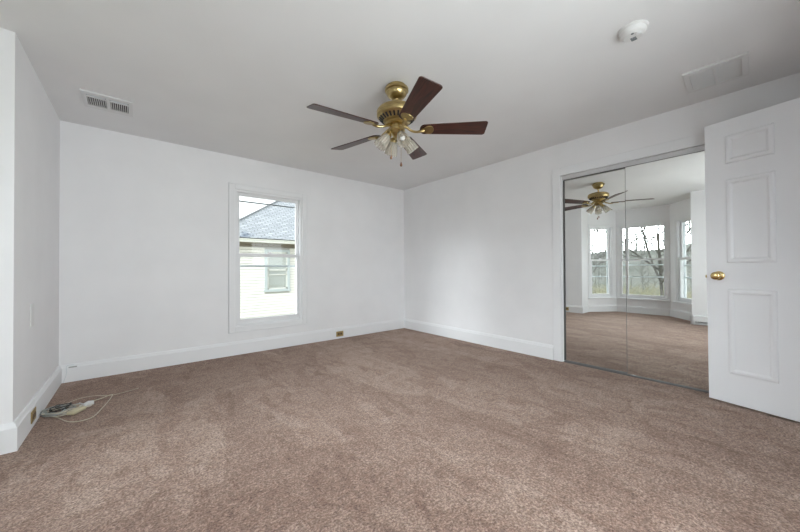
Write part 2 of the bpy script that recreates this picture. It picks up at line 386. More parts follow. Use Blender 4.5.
# ------------------------------------------------------------------ closet: casing, tracks, two sliding mirrors
bm = NB(); c = .088; t = .016
bbox(bm, XR - t, XR, CL0, CL0 + c, 0, CZ + c, .003); bbox(bm, XR - t, XR, CL1 - c, CL1, 0, CZ + c, .003); bbox(bm, XR - t, XR, CL1, CL0, CZ, CZ + c, .003)
tag(obj('trim_1', bm, M['trim']), 'flat white casing around the mirrored closet', 'trim', kind='structure')
bm = NB()
box(bm, XR + .004, XR + TH, CL0 - .012, CL0, 0, CZ); box(bm, XR + .004, XR + TH, CL1, CL1 + .012, 0, CZ)
tag(obj('trim_2', bm, M['trim']), 'white jamb boards inside the closet opening', 'trim', kind='structure')
bm = NB()       # top track: fascia, roof and fins
bbox(bm, XR - .003, XR + .003, CL1 + .012, CL0 - .012, CZ - .044, CZ - .003, .001)
box(bm, XR + .003, XR + .085, CL1 + .012, CL0 - .012, CZ - .009, CZ - .003)
box(bm, XR + .082, XR + .085, CL1 + .012, CL0 - .012, CZ - .034, CZ - .009)
tag(obj('closet_track', bm, M['alu_satin']), 'aluminium top track above the sliding mirror doors', 'track')
bm = NB()
box(bm, XR - .002, XR + .085, CL1 + .012, CL0 - .012, 0, .004)
for x in (-.002, .026, .070): box(bm, XR + x, XR + x + .0025, CL1 + .012, CL0 - .012, .004, .009)
tag(obj('closet_track', bm, M['channel']), 'dull grey bottom track on the carpet under the mirror doors', 'track')
bm = NB()
box(bm, XR + .010, XR + .080, CL0 - .017, CL0 - .013, .016, CZ - .046)
tag(obj('closet_side_channel', bm, M['channel']), 'dark grey metal channel down the left side of the closet opening', 'channel')
def mirror_door(label, x, yc, wd, d, zb, zt):
    # local: x across the door (towards -Y of the room), y = into the closet
    root = thing('mirror_door', label, 'mirror door', (x, yc, 0), -PI / 2 - d, group=None)
    root['kind'] = 'thing'; del root['kind']
    bm = NB(); box(bm, -wd / 2 + .002, wd / 2 - .002, 0, .005, zb + .005, zt - .008)
    obj('mirror', bm, M['mirror'], root)
    bm = NB(); e = .0032
    box(bm, -wd / 2 - .001, -wd / 2 + e - .002, -.003, .018, zb, zt); box(bm, wd / 2 - e + .002, wd / 2 + .001, -.003, .018, zb, zt)
    box(bm, -wd / 2 + e - .002, wd / 2 - e + .002, -.003, .018, zb, zb + .007); box(bm, -wd / 2 + e - .002, wd / 2 - e + .002, -.003, .018, zt - .010, zt)
    obj('door_frame', bm, M['frame_edge'], root)
    bm = NB(); box(bm, -wd / 2 + .003, wd / 2 - .003, .005, .014, zb + .014, zt - .010)
    obj('backing_board', bm, M['dark'], root)
    return root
mirror_door('rear sliding mirror panel at left, reflecting the brass ceiling fan', 3.495, 1.176, .570, -.0095, .010, CZ - .036)
mirror_door('front sliding mirror panel at right, partly behind the open door', 3.465, .623, .575, .003, .010, CZ - .038)

# ------------------------------------------------------------------ room door, standing open along the right wall
u = V(-.1061, -.4344, 0).normalized()
dl = thing('door_1', 'white six panel room door standing open in front of the closet', 'door', (3.305, .353, .015), math.atan2(u.y, u.x), kind='structure')
# local x runs from latch edge to hinge edge, y points to +normal side; visible face at y = 0 side facing the room
DW, DH, DT = .82, 2.03, .035
xs = [0, .112, .350, .470, .708, DW]
zs = [0, .213, .818, 1.005, 1.603, 1.717, 1.918, DH]
def door_face(bm, y, s):                # s = -1: room side outwards
    def vert(x, z, dy=0): return bm.verts.new((x, y - s * dy, z))
    for i in range(5):
        for k in range(7):
            x0, x1, z0, z1 = xs[i], xs[i + 1], zs[k], zs[k + 1]
            if i in (1, 3) and k in (1, 3, 5):
                loops = []
                for ins, dep in ((0, 0), (.004, .007), (.012, .0105), (.024, .011), (.037, .003)):
                    loops.append([vert(x0 + ins, z0 + ins, -dep * 1), vert(x1 - ins, z0 + ins, -dep), vert(x1 - ins, z1 - ins, -dep), vert(x0 + ins, z1 - ins, -dep)])
                for A, B in zip(loops, loops[1:]):
                    for q in range(4): bm.faces.new((A[q], A[(q + 1) % 4], B[(q + 1) % 4], B[q]))
                bm.faces.new(loops[-1])
            else:
                bm.faces.new((vert(x0, z0), vert(x1, z0), vert(x1, z1), vert(x0, z1)))
bm = NB()
# direction of the room from the door plane, in door-local axes
ang = math.atan2(u.y, u.x); nl = Matrix.Rotation(-ang, 3, 'Z') @ V(-.9713, .2373, 0)
SG = -1 if nl.y < 0 else 1               # local y sign pointing to the room
door_face(bm, 0, SG); door_face(bm, -SG * DT, -SG)
bmesh.ops.remove_doubles(bm, verts=bm.verts, dist=1e-5)
for (x0, z0, x1, z1) in ((0, 0, DW, 0), (DW, 0, DW, DH), (DW, DH, 0, DH), (0, DH, 0, 0)):
    pass
ya, yb = sorted((0, -SG * DT))
edge = [bm.verts.new(v) for v in ((0, 0, 0), (DW, 0, 0), (DW, 0, DH), (0, 0, DH), (0, -SG * DT, 0), (DW, -SG * DT, 0), (DW, -SG * DT, DH), (0, -SG * DT, DH))]
for q in ((0, 1, 5, 4), (1, 2, 6, 5), (2, 3, 7, 6), (3, 0, 4, 7)): bm.faces.new([edge[i] for i in q])
bmesh.ops.remove_doubles(bm, verts=bm.verts, dist=1e-5)
leaf = obj('door_leaf', bm, M['door'], dl)
def knob(side):
    mt = Matrix.Translation((.067, 0 if side == SG else -SG * DT, .912)) @ Matrix.Rotation(-side * PI / 2, 4, 'X')
    bm = NB(); lathe(bm, [(0, 0), (.033, 0), (.033, .003), (.029, .007), (.018, .009), (.013, .012), (.0115, .024), (.0125, .030), (.021, .036), (.0265, .043), (.0285, .051), (.0265, .059), (.020, .064), (.010, .0665), (0, .067)], 40, mt)
    return bm
kb = obj('door_knob', knob(SG), M['brass_bright'], dl, smooth=True); kb['label'] = 'round polished brass knob'
obj('door_knob', knob(-SG), M['brass_bright'], dl, smooth=True)
bm = NB(); ym = -SG * DT / 2
box(bm, -.0015, 0, ym - .012, ym + .012, .875, .935); bbox(bm, -.013, 0, ym - .007, ym + .007, .896, .916, .002)
obj('latch', bm, M['brass_plate'], dl)
for z in (.22, 1.0, 1.80):
    bm = NB(); lathe(bm, [(0, 0), (.006, 0), (.006, .09), (.003, .096), (0, .097)], 12, Matrix.Translation((DW + .004, SG * .006, z)))
    box(bm, DW - .030, DW + .003, min(0, SG * .002), max(0, SG * .002), z, z + .09)
    obj('hinge', bm, M['brass_plate'], dl)
# the leaf hangs slightly out of plumb (old house): lean about its own bottom line
dl.rotation_mode = 'QUATERNION'
dl.rotation_quaternion = (Matrix.Rotation(.010, 3, u) @ Matrix.Rotation(ang, 3, 'Z')).to_quaternion()
# doorway trim in the back wall
bm = NB(); c = .085
bbox(bm, DO0 - c, DO0, YB, YB + .016, 0, DZ + c, .003); bbox(bm, DO1, DO1 + c, YB, YB + .016, 0, DZ + c, .003); bbox(bm, DO0, DO1, YB, YB + .016, DZ, DZ + c, .003)
box(bm, DO0, DO0 + .012, YB - TH, YB, 0, DZ); box(bm, DO1 - .012, DO1, YB - TH, YB, 0, DZ); box(bm, DO0 + .012, DO1 - .012, YB - TH, YB, DZ - .012, DZ)
tag(obj('trim_3', bm, M['trim']), 'white casing of the room doorway', 'trim', kind='structure')

# ------------------------------------------------------------------ ceiling fan
FX, FY = 1.449, 1.768
fan = thing('ceiling_fan', 'antique brass ceiling fan with five dark walnut blades and four glass light shades', 'ceiling fan', (FX, FY, 0))
CZT = H - .017
bm = NB(); lathe(bm, [(0, CZT), (.083, CZT), (.085, CZT - .004), (.085, CZT - .019), (.080, CZT - .024), (.075, CZT - .025), (.075, CZT - .030), (.070, CZT - .047), (.056, CZT - .063), (.038, CZT - .074), (.024, CZT - .078), (0, CZT - .078)], 48)
lathe(bm, [(0, H), (.066, H), (.066, CZT - .002), (0, CZT - .002)], 40)
obj('canopy', bm, M['brass'], fan, smooth=35)
bm = NB(); lathe(bm, [(0, H - .092), (.019, H - .093), (.016, H - .104), (.0105, H - .107), (.0105, 2.172), (.017, 2.169), (.022, 2.163), (0, 2.162)], 24)
obj('downrod', bm, M['brass'], fan, smooth=35)
bm = NB(); lathe(bm, [(0, 2.166), (.030, 2.166), (.052, 2.163), (.060, 2.158), (.104, 2.152), (.132, 2.140), (.143, 2.126), (.145, 2.118), (.1425, 2.115), (.1425, 2.111), (.145, 2.108), (.145, 2.092), (.142, 2.086), (.134, 2.081), (.130, 2.078), (.096, 2.052), (.085, 2.048), (0, 2.048)], 64)
mh = obj('motor_housing', bm, M['brass'], fan, smooth=30)
for i in range(26):
    a = 2 * PI * i / 26
    # sunk dark slots on the lower cone
    sl = math.atan2(.026, .034)
    mt = Matrix.Rotation(a, 4, 'Z') @ Matrix.Translation((.1135, 0, 2.0645)) @ Matrix.Rotation(-sl, 4, 'Y')
    bm = NB(); bbox(bm, -.0175, .0175, -.0060, .0060, -.004, .0016, .0012, 1, mt)
    obj('vent_slot', bm, M['dark'], mh)
bm = NB(); lathe(bm, [(0, 2.050), (.082, 2.050), (.084, 2.046), (.084, 2.038), (.078, 2.034), (0, 2.034)], 48)
obj('flywheel', bm, M['brass'], fan, smooth=30)
bm = NB(); lathe(bm, [(0, 2.036), (.052, 2.036), (.054, 2.032), (.054, 1.996), (.058, 1.992), (.058, 1.984), (.052, 1.978), (.042, 1.964), (.032, 1.950), (.024, 1.944), (.020, 1.936), (.012, 1.930), (.008, 1.920), (0, 1.916)], 40)
obj('switch_housing', bm, M['brass'], fan, smooth=30)

BZ = 1.992
def blade_outline():
    pts = []
    r0, r1 = .165, .645
    def hw(r): 
        t = (r - r0) / (r1 - r0); return .050 + .021 * t
    n = 10
    # root arc (rounded)
    for i in range(n + 1):
        a = PI / 2 + PI * i / n
        pts.append((r0 + .035 + .035 * math.cos(a), hw(r0) * math.sin(a)))
    for i in range(5):
        a = -PI / 2 + (PI / 2) * i / 4; rc = .020
        pts.append((r1 - rc + rc * math.cos(a), -(hw(r1) - rc) + rc * math.sin(a)))
    for i in range(5):
        a = (PI / 2) * i / 4; rc = .020
        pts.append((r1 - rc + rc * math.cos(a), (hw(r1) - rc) + rc * math.sin(a)))
    return pts
def blade_bm():
    bm = NB(); prism(bm, blade_outline(), 0, .006); return bm
def iron_bm():
    bm = NB()
    # leaf shaped pad under the blade, narrow at the arm and wide at the end
    pts = [(.176, .010), (.190, .016), (.204, .030), (.220, .040), (.238, .043), (.252, .037), (.262, .022), (.266, 0)]
    out_ = pts + [(x, -y) for x, y in pts[-2::-1]]
    prism(bm, out_, -.008, -.0002)
    return bm
def arm_bm():
    bm = NB(); key = [(.050, 0, .026), (.076, .005, .018), (.100, .011, .002), (.124, .010, -.008), (.148, .003, -.013), (.172, -.003, -.012), (.198, 0, -.008)]
    P = [Vector(p) for p in key]; pts = []
    for i in range(len(P) - 1):
        a, b_, c, d = P[max(i - 1, 0)], P[i], P[i + 1], P[min(i + 2, len(P) - 1)]
        for k in range(5):
            t = k / 5
            pts.append(.5 * ((2 * b_) + (c - a) * t + (2 * a - 5 * b_ + 4 * c - d) * t * t + (-a + 3 * b_ - 3 * c + d) * t ** 3))
    pts.append(P[-1]); n = len(pts)
    tube(bm, pts, [.0115 - .0030 * math.sin(PI * i / (n - 1)) for i in range(n)], 12); return bm
me_b = me_i = me_a = None
dirs = [31.5 + 72 * k for k in (2, -2, -1, 0, 1)]
me_b = me_i = me_a = None
for k, dg in enumerate(dirs):
    a = math.radians(dg)
    tilt = math.asin(.023 * math.cos(a) + .012 * math.sin(a))
    mt = Matrix.Translation((0, 0, BZ)) @ Matrix.Rotation(a, 4, 'Z')
    mb = mt @ Matrix.Rotation(-tilt, 4, 'Y') @ Matrix.Rotation(math.radians(-14.4), 4, 'X')
    if me_b is None:
        ob = obj('blade', blade_bm(), M['blade'], fan)
        md = ob.modifiers.new('b', 'BEVEL'); md.width = .0018; md.segments = 2; md.limit_method = 'ANGLE'; md.angle_limit = math.radians(60)
        oi = obj('blade_bracket', arm_bm(), M['brass'], fan, smooth=True); op = obj('bracket_pad', iron_bm(), M['brass'], oi)
        md = op.modifiers.new('b', 'BEVEL'); md.width = .003; md.segments = 3; md.limit_method = 'ANGLE'
        me_b, me_i, me_a = ob, oi, op
    else:
        ob = me_b.copy(); COL.objects.link(ob); oi = me_i.copy(); COL.objects.link(oi); op = me_a.copy(); COL.objects.link(op); op.parent = oi
    ob.matrix_local = mb; oi.matrix_local = mt
    op.matrix_local = mt.inverted() @ mb
# light kit: four arms, cups, ribbed glass shades, bulbs
sh = None
for k, dg in enumerate((-107.4, -17.4, 72.6, 162.6)):
    a = math.radians(dg); rz = Matrix.Rotation(a, 4, 'Z')
    ax = V(.080, 0, -.106).normalized()
    top = V(.056, 0, 1.958)
    q = V(0, 0, -1).rotation_difference(ax).to_matrix().to_4x4()
    mloc = Matrix.Translation(top) @ q
    if sh is None:
        bm = NB(); tube(bm, [(.030, 0, 1.980), (.042, 0, 1.978), (.052, 0, 1.970), (.060, 0, 1.956)], [.009, .009, .0095, .010], 12)
        lathe(bm, [(0, -.001), (.014, -.001), (.022, -.008), (.0255, -.018), (.0255, -.026), (.023, -.026), (.022, -.014), (0, -.010)], 28, mloc)
        arm = obj('lamp_holder', bm, M['brass'], fan, smooth=35)
        bm = NB(); prof = [(.0225, -.016), (.0250, -.030), (.032, -.050), (.0380, -.074), (.0425, -.100), (.0465, -.124)]
        inner = [(r - .0022, z) for r, z in prof[::-1]]
        lathe(bm, prof + inner, 112, mloc, ribs=14, amp=.06)
        gs = obj('glass_shade', bm, M['shade'], arm, smooth=60)
        bm = NB(); lathe(bm, [(0, -.018), (.012, -.020), (.013, -.042), (.020, -.058), (.022, -.070), (.018, -.084), (.009, -.093), (0, -.095)], 24, mloc)
        bl = obj('bulb', bm, M['plastic'], arm, smooth=True)
        sh = (arm, gs, bl); arm.matrix_local = rz
    else:
        x = sh[0].copy(); COL.objects.link(x); x.matrix_local = rz
        for s in sh[1:]:
            y = s.copy(); COL.objects.link(y); y.parent = x
for (tx, ty, zt, zb) in ((.040, .002, 2.0, 1.742), (-.047, .009, 2.0, 1.778)):
    bm = NB(); s = .05 / math.hypot(tx, ty) ; tube(bm, [(tx * s, ty * s, zt), (tx * s * 1.12, ty * s * 1.12, zt - .006), (tx * s * 1.15, ty * s * 1.15, zt - .03), (tx, ty, zt - .12), (tx, ty, zb + .026)], .0011, 6)
    pc = obj('pull_chain', bm, M['brass'], fan)
    bm = NB(); lathe(bm, [(0, .028), (.003, .027), (.0045, .020), (.008, .010), (.0085, .003), (.006, -.004), (0, -.006)], 16, Matrix.Translation((tx, ty, zb)))
    obj('chain_knob', bm, M['knob_wood'], pc, smooth=True)

# ------------------------------------------------------------------ ceiling: supply register, return grille, smoke detector
reg = thing('ceiling_vent', 'small white supply register with dark louvred slots, near the left wall', 'vent', (-.172, 3.400, H))
bm = NB(); hx, hy, d = .148, .150, .011
ox = ((-.120, -.010), (.012, .122)); y0, y1 = -.108, .095
for (a0, a1, b0, b1) in ((-hx, -.120, -hy, hy), (.122, hx, -hy, hy), (-.010, .012, -hy, hy), (-.120, -.010, -hy, y0), (.012, .122, -hy, y0), (-.120, -.010, y1, hy), (.012, .122, y1, hy)):
    box(bm, a0, a1, b0, b1, -d, 0)
obj('vent_frame', bm, M['grille'], reg)
bm = NB(); box(bm, -.121, .123, y0 - .001, y1 + .001, -.0015, -.0003)
obj('duct_shade_sheet', bm, M['dark'], reg)  # dark sheet standing in for the shade of a duct cavity
for a0, a1 in ox:
    bm = NB()
    for i in range(9):
        x = a0 + (i + .5) * (a1 - a0) / 9
        mt = Matrix.Translation((x, 0, -.006)) @ Matrix.Rotation(math.radians(32), 4, 'Y')
        box(bm, -.0008, .0008, y0 + .045, y1, -.0048, .0048, mt)
    box(bm, a0, a1, y0 + .038, y0 + .046, -.011, -.002)
    obj('louver', bm, M['grille'], reg)
    bm = NB(); box(bm, a0 + .004, a1 - .004, y0 + .006, y0 + .026, -.008, -.002)
    obj('damper_blade', bm, M['storm'], reg)
ret = thing('ceiling_vent', 'square white return grille with fine mesh, above the open door', 'vent', (3.035, .272, H), .04)
bm = NB(); hx, hy = .165, .152
for (a0, a1, b0, b1) in ((-hx, -hx + .035, -hy, hy), (hx - .035, hx, -hy, hy), (-hx + .035, hx - .035, -hy, -hy + .03), (-hx + .035, hx - .035, hy - .03, hy), (-hx + .035, hx - .035, -.008, .008)):
    bbox(bm, a0, a1, b0, b1, -.014, 0, .0015, 1)
obj('vent_frame', bm, M['grille'], ret)
for s in (-1, 1):
    bm = NB(); b0, b1 = sorted((s * .008, s * (hy - .03)))
    box(bm, -hx + .035, hx - .035, b0, b1, -.003, -.0005)
    for i in range(30):
        x = -hx + .035 + (i + .5) * (2 * hx - .07) / 30
        box(bm, x - .0022, x + .0022, b0, b1, -.0085, -.003)
    obj('grille_panel', bm, M['grille'], ret)
sm = thing('smoke_detector', 'round white smoke detector on the ceiling', 'smoke detector', (2.112, .512, H))
bm = NB(); lathe(bm, [(0, 0), (.070, 0), (.070, -.008), (.066, -.011), (0, -.011)], 48); obj('mounting_ring', bm, M['plastic'], sm, smooth=35)
bm = NB(); lathe(bm, [(0, -.010), (.062, -.010), (.061, -.024), (.055, -.034), (.042, -.040), (.040, -.043), (0, -.044)], 48); bd = obj('detector_body', bm, M['plastic'], sm, smooth=30)
bm = NB(); lathe(bm, [(0, -.043), (.010, -.043), (.010, -.047), (.008, -.049), (0, -.049)], 20, Matrix.Translation((-.012, -.028, 0))); obj('test_button', bm, M['vinyl'], sm, smooth=35)
bm = NB()
for i in range(7): box(bm, .004 + i * .0052, .0066 + i * .0052, -.012, .014, -.0448, -.0432)
obj('sounder_slots', bm, M['storm_dark'], bd)
bm = NB(); lathe(bm, [(0, -.0435), (.007, -.0435), (.007, -.0455), (0, -.0458)], 14, Matrix.Translation((-.032, -.006, 0))); obj('indicator_window', bm, M['storm_dark'], sm)

# ------------------------------------------------------------------ outlets and plates
def outlet(label, loc, rotz, long_=.114, tall=.072, depth=0):
    r = thing('wall_outlet', label, 'outlet', loc, rotz)
    bm = NB(); bbox(bm, -long_ / 2, long_ / 2, -.005, 0, -tall / 2, tall / 2, .0022)
    obj('cover_plate', bm, M['brass_plate'], r)
    for s in (-1, 1):
        bm = NB(); prism(bm, [(s * .0195 + .0165 * math.cos(t), max(-.0145, min(.0145, .0175 * math.sin(t)))) for t in [2 * PI * i / 28 for i in range(28)]], 0, .0025, Matrix.Translation((0, -.0052, 0)) @ Matrix.Rotation(PI / 2, 4, 'X'))
        o = obj('receptacle', bm, M['brown_socket'], r)
        bm = NB()
        for dx, hz in ((-.004, .0042), (.004, .0035)): box(bm, s * .0195 - .006, s * .0195 + .003, -.0081, -.0078, dx - .0008, dx + .0008)
        obj('socket_slots', bm, M['dark'], o)
    bm = NB(); lathe(bm, [(0, 0), (.003, 0), (.003, .001), (0, .0015)], 12, Matrix.Translation((0, -.005, 0)) @ Matrix.Rotation(PI / 2, 4, 'X'))
    obj('screw', bm, M['brass_bright'], r)
    return r
outlet('brass outlet with brown sockets in the far wall baseboard', (2.233, YA - BT, .066), 0)
outlet('brass outlet in the shaded left wall baseboard by the cable tangle', (XL + BT, 3.028, .074), PI / 2)
bp = thing('wall_plate', 'blank white plate low on the shaded left wall', 'wall plate', (XL, 3.10, .70), PI / 2)
bm = NB(); bbox(bm, -.043, .043, -.005, 0, -.072, .072, .002); obj('cover_plate', bm, M['plastic'], bp)
for z in (-.05, .05):
    bm = NB(); lathe(bm, [(0, 0), (.003, 0), (.003, .001), (0, .0015)], 12, Matrix.Translation((0, -.005, z)) @ Matrix.Rotation(PI / 2, 4, 'X'))
    obj('screw', bm, M['plastic'], bp)

# baseboard heater on the left wall
ht = thing('baseboard_heater', 'low white metal heater on the left wall beside the bay', 'heater', (XL, .35, 0), PI / 2)
L = .64
def extr(bm, prof, x0, x1):             # profile (y, z) extruded along x
    A = [bm.verts.new((x0, y, z)) for y, z in prof]; B = [bm.verts.new((x1, y, z)) for y, z in prof]; n = len(prof)
    bm.faces.new(A); bm.faces.new(B[::-1])
    for i in range(n): bm.faces.new((A[i], A[(i + 1) % n], B[(i + 1) % n], B[i]))
bm = NB(); extr(bm, [(0, .02), (0, .168), (-.052, .168), (-.074, .152), (-.076, .062), (-.071, .062), (-.069, .148), (-.050, .160), (-.008, .160), (-.008, .02)], -L + .015, L - .015)
obj('heater_cover', bm, M['heater'], ht)
for x0, x1 in ((-L, -L + .015), (L - .015, L)):
    bm = NB(); extr(bm, [(0, .008), (0, .170), (-.052, .170), (-.077, .153), (-.079, .008)], x0, x1); obj('end_cap', bm, M['heater'], ht)
bm = NB(); extr(bm, [(-.060, .018), (-.060, .034), (-.074, .034), (-.074, .018)], -L + .015, L - .015); obj('bottom_rail', bm, M['heater'], ht)
bm = NB(); tube(bm, [(-L + .02, -.035, .075), (L - .02, -.035, .075)], .011, 10)
for i in range(70):
    x = -L + .06 + i * (2 * L - .12) / 69; box(bm, x - .0004, x + .0004, -.062, -.012, .045, .105)
obj('heating_fins', bm, M['dark'], ht)

# ------------------------------------------------------------------ tangle of cable on the carpet
def smooth_path(pts, n=8):
    P = [Vector(p) for p in pts]; o = []
    for i in range(len(P) - 1):
        a, b_, c, d = P[max(i - 1, 0)], P[i], P[i + 1], P[min(i + 2, len(P) - 1)]
        for k in range(n):
            t = k / n
            o.append(.5 * ((2 * b_) + (c - a) * t + (2 * a - 5 * b_ + 4 * c - d) * t * t + (-a + 3 * b_ - 3 * c + d) * t ** 3))
    o.append(P[-1]); return o
M['cord'] = mat('ivory_cord', (.56, .50, .40), .5); M['cord_grey'] = mat('grey_cord', (.34, .35, .33), .5); M['ivory'] = mat('aged_ivory_plastic', (.55, .49, .33), .45)
tang = thing('cable_tangle', 'small tangle of ivory and grey cables lying by the left wall', 'cable', (0, 0, 0))
def coil(cx, cy, rx, ry, rot, turns, z0, dz, rad, m, name, jit=.008, seed=1):
    rnd = random.Random(seed); pts = []
    for i in range(int(turns * 14)):
        t = i / 14 * 2 * PI; jr = 1 + rnd.uniform(-.22, .22)
        x, y = rx * jr * math.cos(t), ry * jr * math.sin(t)
        pts.append((cx + x * math.cos(rot) - y * math.sin(rot), cy + x * math.sin(rot) + y * math.cos(rot), z0 + rad + dz * i / (turns * 14) + rnd.uniform(0, .006)))
    bm = NB(); tube(bm, smooth_path(pts, 3), rad, 6); return obj(name, bm, m, tang, smooth=True)
tang.location = (0, 0, 0)
coil(-.410, 3.205, .070, .085, .3, 5, .001, .026, .0032, M['cord_grey'], 'grey_cable', seed=3)
coil(-.385, 3.185, .085, .070, -.2, 4, .003, .022, .0026, M['cord'], 'ivory_cable', seed=5)
coil(-.405, 3.240, .055, .045, .8, 3, .008, .026, .0030, M['black'], 'black_cable', seed=9)
P = smooth_path([(-.47, 3.20, .006), (-.40, 3.10, .004), (-.34, 2.98, .004), (-.28, 2.935, .004), (-.22, 2.965, .004), (-.185, 3.10, .004), (-.155, 3.25, .006), (-.140, 3.365, .010), (-.165, 3.38, .006), (-.20, 3.35, .004), (-.26, 3.30, .008)], 8)
bm = NB(); tube(bm, P, .0030, 6); obj('ivory_cable', bm, M['cord'], tang, smooth=True)
coil(-.345, 3.215, .060, .050, 1.3, 2, .004, .020, .0022, M['storm'], 'white_cable', seed=17)
coil(-.300, 3.195, .055, .035, .4, 2, .002, .014, .0022, M['cord'], 'ivory_cable', seed=23)
P = smooth_path([(-.40, 3.33, .012), (-.34, 3.44, .006), (-.25, 3.45, .004), (-.17, 3.39, .004), (-.13, 3.37, .006), (-.05, 3.40, .004), (.02, 3.44, .003)], 8)
bm = NB(); tube(bm, P, .0020, 6); obj('thin_cable', bm, M['cord'], tang, smooth=True)
bm = NB(); bbox(bm, -.050, .050, -.026, .026, 0, .026, .010, 3, Matrix.Translation((-.315, 3.130, .003)) @ Matrix.Rotation(.95, 4, 'Z'))
obj('adapter_block', bm, M['ivory'], tang, smooth=50)
bm = NB(); mt = Matrix.Translation((-.262, 3.225, .003)) @ Matrix.Rotation(1.1, 4, 'Z')
bbox(bm, -.026, .026, -.020, .020, 0, .030, .005, 2, mt); box(bm, .026, .040, -.009, -.007, .010, .018, mt); box(bm, .026, .040, .007, .009, .010, .018, mt); bbox(bm, -.042, -.026, -.006, .006, .006, .018, .003, 2, mt)
obj('plug', bm, M['plastic'], tang, smooth=50)
# thin phone wire stapled at the wall corner
cw = thing('corner_wire', 'thin white wire with a dark clip running down the baseboard corner', 'wire', (0, 0, 0))
bm = NB(); tube(bm, smooth_path([(XL + .095, YA - .012, .147), (XL + .052, YA - .024, .146), (XL + .050, YA - .0235, .08), (XL + .030, YA - .026, .004)], 6), .002, 6)
obj('wire', bm, M['storm'], cw)
bm = NB(); bbox(bm, XL + .062, XL + .115, YA - .026, YA - .018, .126, .136, .002); obj('clip', bm, M['cord_grey'], cw)

# ------------------------------------------------------------------ outside
M['siding'] = mat('cream_vinyl_siding', (.80, .785, .74), .6, spec=.2)
M['house_trim'] = mat('pale_house_trim', (.47, .52, .53), .5)
M['gutter'] = mat('white_gutter', (.66, .66, .62), .5)
M['soffit'] = mat('tan_soffit_shade', (.22, .19, .15), .7)  # tan kept dark to carry the shade under the eave
def shingle():
    m = bpy.data.materials.new('grey_shingles'); m.use_nodes = True; n = m.node_tree.nodes; l = m.node_tree.links; b = n['Principled BSDF']
    b.inputs['Roughness'].default_value = .95; b.inputs['Specular IOR Level'].default_value = .1
    tc = n.new('ShaderNodeTexCoord'); br = n.new('ShaderNodeTexBrick'); br.inputs['Scale'].default_value = 1
    br.inputs['Brick Width'].default_value = .28; br.inputs['Row Height'].default_value = .13; br.inputs['Mortar Size'].default_value = .02
    br.inputs['Color1'].default_value = (.30, .315, .33, 1); br.inputs['Color2'].default_value = (.42, .435, .45, 1); br.inputs['Mortar'].default_value = (.19, .20, .215, 1)
    l.new(tc.outputs['UV'], br.inputs['Vector'])
    t = n.new('ShaderNodeTexNoise'); t.inputs['Scale'].default_value = 1.3; t.inputs['Detail'].default_value = 5; l.new(tc.outputs['UV'], t.inputs['Vector'])
    r = n.new('ShaderNodeValToRGB'); r.color_ramp.elements[0].position = .60; r.color_ramp.elements[0].color = (1, 1, 1, 1); r.color_ramp.elements[1].position = .68; r.color_ramp.elements[1].color = (.45, .5, .58, 1)
    l.new(t.outputs['Fac'], r.inputs[0])
    mx = n.new('ShaderNodeMix'); mx.data_type = 'RGBA'; mx.blend_type = 'MULTIPLY'; mx.inputs['Factor'].default_value = 1
    l.new(br.outputs['Color'], mx.inputs['A']); l.new(r.outputs[0], mx.inputs['B']); l.new(mx.outputs['Result'], b.inputs['Base Color'])
    return m
M['shingle'] = shingle()
hs = thing('neighbouring_house', 'cream sided house with grey hipped shingle roof beyond the far window', 'house', (6.2, 12, -3))
# wall core and lap siding (local coordinates relative to the thing)
hx0, hx1 = 2.25 - 6.2, 10.5 - 6.2
bm = NB(); box(bm, hx0, hx1, .06, 6.5, 0, 4.9); obj('wall_core', bm, mat('siding_groove_shade', (.52, .51, .48), .9), hs)  # core coloured darker to draw the shade lines between siding boards
bm = NB(); n = 49; e = 4.9 / n
wx0, wx1, wz0, wz1 = 3.60 - 6.2, 4.52 - 6.2, .16 + 3, 1.72 + 3
for i in range(n):
    z = i * e
    spans = [(hx0, hx1)] if (z + e < wz0 or z > wz1) else [(hx0, wx0), (wx1, hx1)]
    for x0, x1 in spans: extr(bm, [(.06, z), (.020, z), (.030, z + e - .016), (.06, z + e - .016)], x0, x1)
obj('siding', bm, M['siding'], hs)
bm = NB(); f = .09
for (a0, a1, b0, b1) in ((wx0, wx0 + f, wz0 + f, wz1 - f), (wx1 - f, wx1, wz0 + f, wz1 - f), (wx0, wx1, wz1 - f, wz1), (wx0 - .03, wx1 + .03, wz0, wz0 + f)): box(bm, a0, a1, -.01, .08, b0, b1)
hw = obj('house_window', bm, M['house_trim'], hs)
bm = NB(); zm = (wz0 + wz1) / 2 + .03
for (a0, a1, b0, b1) in ((wx0 + f, wx0 + f + .05, wz0 + f, wz1 - f), (wx1 - f - .05, wx1 - f, wz0 + f, wz1 - f), (wx0 + f, wx1 - f, zm - .03, zm + .03), (wx0 + f, wx1 - f, wz0 + f, wz0 + f + .06), (wx0 + f, wx1 - f, wz1 - f - .05, wz1 - f), (wx0 + f, wx1 - f, zm - .20, zm - .16)): box(bm, a0, a1, .02, .06, b0, b1)
obj('sash', bm, M['gutter'], hw)
M['curtain'] = noisy(mat('lace_curtain', (.3, .31, .28), .9), 9, (.20, .22, .20), (.38, .38, .34), stretch=(6, 1, .6))
bm = NB()
pts = [(wx0 + f + .03 + i * (wx1 - wx0 - 2 * f - .06) / 40, .070 - .008 * math.cos(i * 1.6)) for i in range(41)]
prism(bm, pts + [(x, y + .004) for x, y in pts[::-1]], wz0 + f, wz1 - f)
obj('curtain', bm, M['curtain'], hw)
bm = NB(); box(bm, wx0 + f, wx1 - f, .038, .042, wz0 + f, wz1 - f); obj('pane', bm, M['glass'], hw)
